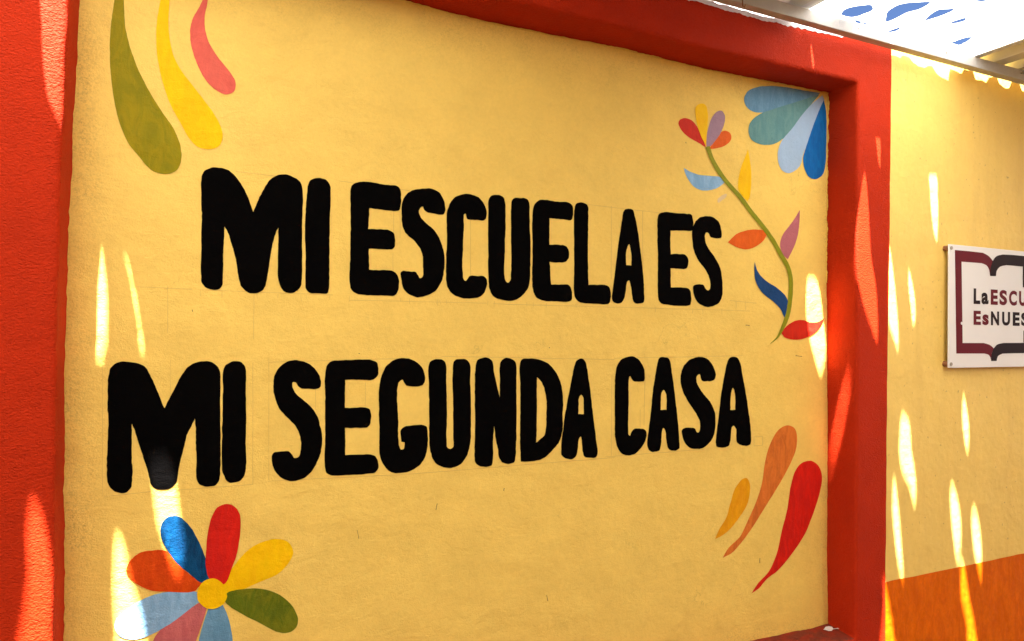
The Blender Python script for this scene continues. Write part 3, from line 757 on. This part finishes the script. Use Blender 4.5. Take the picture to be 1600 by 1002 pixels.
# ================================================================ roof sheets
PITCH_R, RIB = 0.83/6, 0.024
def prof(x, x0):
    if x0 is None: return 0.0          # flat translucent sheet
    u = ((x-x0) % PITCH_R)/PITCH_R
    if u < 0.30: return 0.0
    if u < 0.42: return RIB*(u-0.30)/0.12
    if u < 0.76: return RIB
    if u < 0.88: return RIB*(0.88-u)/0.12
    return 0.0
def breaks(x0, x1):
    r = [x0, x1]
    k = 0
    while True:
        b_ = x0+k*PITCH_R
        if b_ > x1: break
        for u in (0.30, 0.42, 0.76, 0.88):
            if x0 < b_+u*PITCH_R < x1: r.append(b_+u*PITCH_R)
        k += 1
    return sorted(r)
# sun patches on the walls, traced back along the sunlight to the roof: the torn holes that let them through
PATCH = [
 ('y', 0, '58,-60;60,0;62,60;66,120;74,165;97,196;101,140;104,60;107,0;109,-60', (0, 0, 1)),
 ('y', DEPTH, '515,380;540,480;555,600;562,750;560,880;545,970;520,1060;490,1000;485,900;495,700;500,520', (0, 250, 3.34)),
 ('y', DEPTH, '645,470;664,530;684,600;708,720;738,900;750,1000;742,1000;728,900;698,720;676,600;658,530', (0, 250, 3.34)),
 ('y', 0, '165,270;205,330;240,480;270,640;272,966;272,1150;80,1150;100,966;120,850;145,650;135,450;145,340', K5),
 ('y', DEPTH, '735,60;830,40;870,100;890,200;905,330;930,480;925,560;885,650;840,560;800,440;770,330;752,170', K5),
 ('y', DEPTH, '580,425;620,480;650,620;690,750;730,900;738,1000;740,1100;590,1100;570,900;560,750;565,600;570,480', K5),
 ('y', DEPTH, '880,115;915,120;940,200;955,330;968,450;965,540;940,615;920,560;895,470;870,330;868,200', K3),
 ('x', XR, '1080,595;1096,650;1088,780;1065,900;1030,1040;1018,1070;1000,980;1015,820;1045,700', K3),
 ('y', 0, '1220,235;1240,300;1258,420;1252,550;1238,470;1225,330', K2),
 ('y', 0, '1351,270;1356,310;1361,400;1368,445;1371,490;1370,533;1359,505;1349,475;1342,440;1339,400;1339,350;1344,310', (0, 0, 1)),
 ('y', 0.003, '105,130;125,270;145,430;160,640;155,750;130,680;100,600;92,400;98,250', (1360, 340, 3.579)),
 ('y', 0.003, '215,290;237,370;252,470;254,560;241,610;224,500;211,380', (1360, 340, 3.579)),
 ('y', 0.003, '224,596;262,600;270,700;272,800;262,932;248,900;232,780;225,680', (1380, 80, 3.13)),
 ('y', 0.003, '115,203;135,225;145,330;161,440;155,513;135,440;107,375;104,280', (1360, 560, 2.267)),
 ('y', 0.003, '331,132;346,200;351,270;343,332;329,270;324,190', (1360, 560, 2.267)),
 ('y', 0.003, '85,422;97,500;110,650;116,795;98,730;86,640;76,520', (1360, 560, 2.267)),
 ('y', 0.003, '290,447;311,500;323,580;319,690;310,728;297,670;284,560;281,490', (1360, 560, 2.267)),
 ('y', 0.003, '368,527;386,580;396,700;390,790;374,720;361,640;356,570', (1360, 560, 2.267)),
 ('y', 0.003, '325,722;341,800;350,870;363,930;374,1002;380,1080;352,1080;340,930;321,850', (1360, 560, 2.267)),
 ('y', 0.003, '46,795;62,860;75,940;82,1002;90,1120;40,1120;46,900', (1360, 560, 2.267)),
 ('y', 0, '655,40;676,120;692,220;686,305;670,250;654,130', (1160, 60, 6.154)),
]
HOLES = []
for axis, c, txt, crop in PATCH:
    lp = spline(parse(txt, *crop), 4); h = []
    for q in lp:
        w = on_x(q, c) if axis == 'x' else on_y(q, c)
        s0 = w - SUN*(ZROOF-w.z)
        h.append(Vector((s0.x, s0.y)))
    wd = max(v.x for v in h)-min(v.x for v in h)
    cx = sum(v.x for v in h)/len(h); cy = sum(v.y for v in h)/len(h)
    if wd < 0.07:                    # the sun's half-shadow widens the patch again; torn, uneven rims
        h = [Vector((cx+(v.x-cx)*0.84+0.0022*nz(v.x*160, v.y*160, 1.0), cy+(v.y-cy)*0.95+0.003*nz(v.x*120, v.y*120, 6.0))) for v in h]
    HOLES.append(h)
# further tears seen against the sky
KB = (1320, 0, 5.714)
for txt in ('92,160;110,138;150,130;178,150;172,172;215,190;200,212;165,215;150,180;140,216;100,212',
            '875,430;905,412;965,400;935,415'):
    HOLES.append([Vector((w.x, max(w.y, -0.0785))) for w in (on_z(q, ZROOF) for q in spline(parse(txt, *KB), 4))])
random.seed(11)
for k in range(7):                  # and more over the passage behind
    x = random.choice((random.uniform(-0.85, -0.2), random.uniform(1.65, 2.3))); y = random.uniform(-2.9, -0.75)
    a = random.uniform(0.02, 0.05); b_ = random.uniform(0.05, 0.12); r_ = random.uniform(-0.5, 0.5)
    HOLES.append([Vector((x+a*math.cos(t)*math.cos(r_)-b_*math.sin(t)*math.sin(r_), y+a*math.cos(t)*math.sin(r_)+b_*math.sin(t)*math.cos(r_)))
                  for t in [2*math.pi*i/14 for i in range(14)]])

def sheet(name, x0, x1, mat, label, cat, group, end, holes=(), lift=0.0, flat=False):
    """Corrugated sheet, ribs square to the wall; end(x) is its uneven edge by the wall."""
    br = [x0, x1] if flat else breaks(x0, x1)
    px0 = None if flat else x0
    vs, es = [], []
    def chain(pts, closed=False):
        b0 = len(vs); vs.extend(pts); n = len(pts)
        es.extend([(b0+i, b0+i+1) for i in range(n-1)] + ([(b0+n-1, b0)] if closed else []))
    n = 120
    ex = sorted(set([x0+(x1-x0)*i/n for i in range(n+1)] + br))
    edge_loop = [Vector((x, end(x))) for x in ex] + [Vector((x1, ROOF_FAR)), Vector((x0, ROOF_FAR))]
    chain(edge_loop, True)
    for x in br[1:-1]: chain([Vector((x, ROOF_FAR)), Vector((x, end(x)))])
    hs = [h for h in holes if min(p_.x for p_ in h) < x1 and max(p_.x for p_ in h) > x0]
    for h in hs: chain(h, True)
    ov, oe, of, *_ = delaunay_2d_cdt(vs, es, [], 0, 1e-6)
    fs = []
    for f in of:
        c = sum((ov[i] for i in f), Vector((0, 0)))/len(f)
        if not inside(c, edge_loop) or any(inside(c, h) for h in hs): continue
        fs.append(tuple(f))
    o = mesh_obj(name, [(v.x-(x0+x1)/2, v.y, ZROOF+lift+prof(min(max(v.x, x0+1e-6), x1-1e-6), px0)) for v in ov], fs, mat)
    o.location.x = (x0+x1)/2
    tag(o, label, cat, group)
    return o
def end_band(x):                     # sun only on the unpainted strip, if anywhere
    z = interp(BAND, x)+0.004+0.004*nz(x*37, 2.2)
    return min(-0.0015, -(ZROOF+(0.0 if x > 1.56 else prof(x, 0.70))-z)*SUN.y)
def end_metal(x): return -0.0065+0.003*nz(x*19, 7.1) if x > 2.3 else (end_band(x) if x > 0.9 else -0.0015)
STRIP = sorted((w.x, w.z) for w in (on_y((1320+a/5.714, c/5.714)) for a, c in (
    (415, 470), (430, 495), (470, 500), (510, 520), (530, 492), (590, 512), (620, 560), (650, 575), (660, 590), (720, 606), (760, 588),
    (790, 590), (830, 660), (870, 690), (935, 720), (946, 620), (960, 618), (1000, 633), (1050, 655), (1130, 680), (1142, 660), (1180, 668))))
def end_torn(x):
    if 2.0 < x < 2.40:               # torn edge that lets the ragged strip of sun onto the wall
        z = interp(STRIP, x+0.006)
        return 0.003-(ZROOF+(0.0 if x > 1.56 else prof(x, 0.70))-z)*SUN.y
    if 1.56 <= x < 1.78: return end_band(x)
    return -0.0015
for k in range(-12, 11):
    x0 = 1.56+0.83*k
    skylight = k % 3 == 0 or k == -2  # one more unseen sheet, out of the pattern, added to light the panel's middle
    lap = 0.03
    if skylight:
        lab = {0: 'torn translucent white roof sheet between cream metal sheets, sky showing through its holes',
               -3: 'torn translucent white roof sheet over the left red pier',
               -2: 'unseen translucent roof sheet added to light the left half of the lettering'}.get(k, 'whole translucent white roof sheet farther along the passage')
        sheet('skylight_sheet', x0, x0+0.83, M['fibreglass_fill' if k == -2 else 'fibreglass'], lab, 'roof sheet', 'translucent roof sheets', end_torn, HOLES, flat=True)
    else:
        lab = {1: 'cream corrugated metal roof sheet above the book sign',
               -1: 'cream corrugated metal roof sheet above the mural lettering, beside the torn white sheet'}.get(k, 'cream corrugated metal roof sheet farther along the passage')
        o = sheet('roof_sheet', x0-lap, x0+0.83+lap, M['metal'], lab, 'roof sheet', 'corrugated metal roof sheets', end_metal, lift=0.0035)
        if k % 3 == 2: o.location.z += 0.002
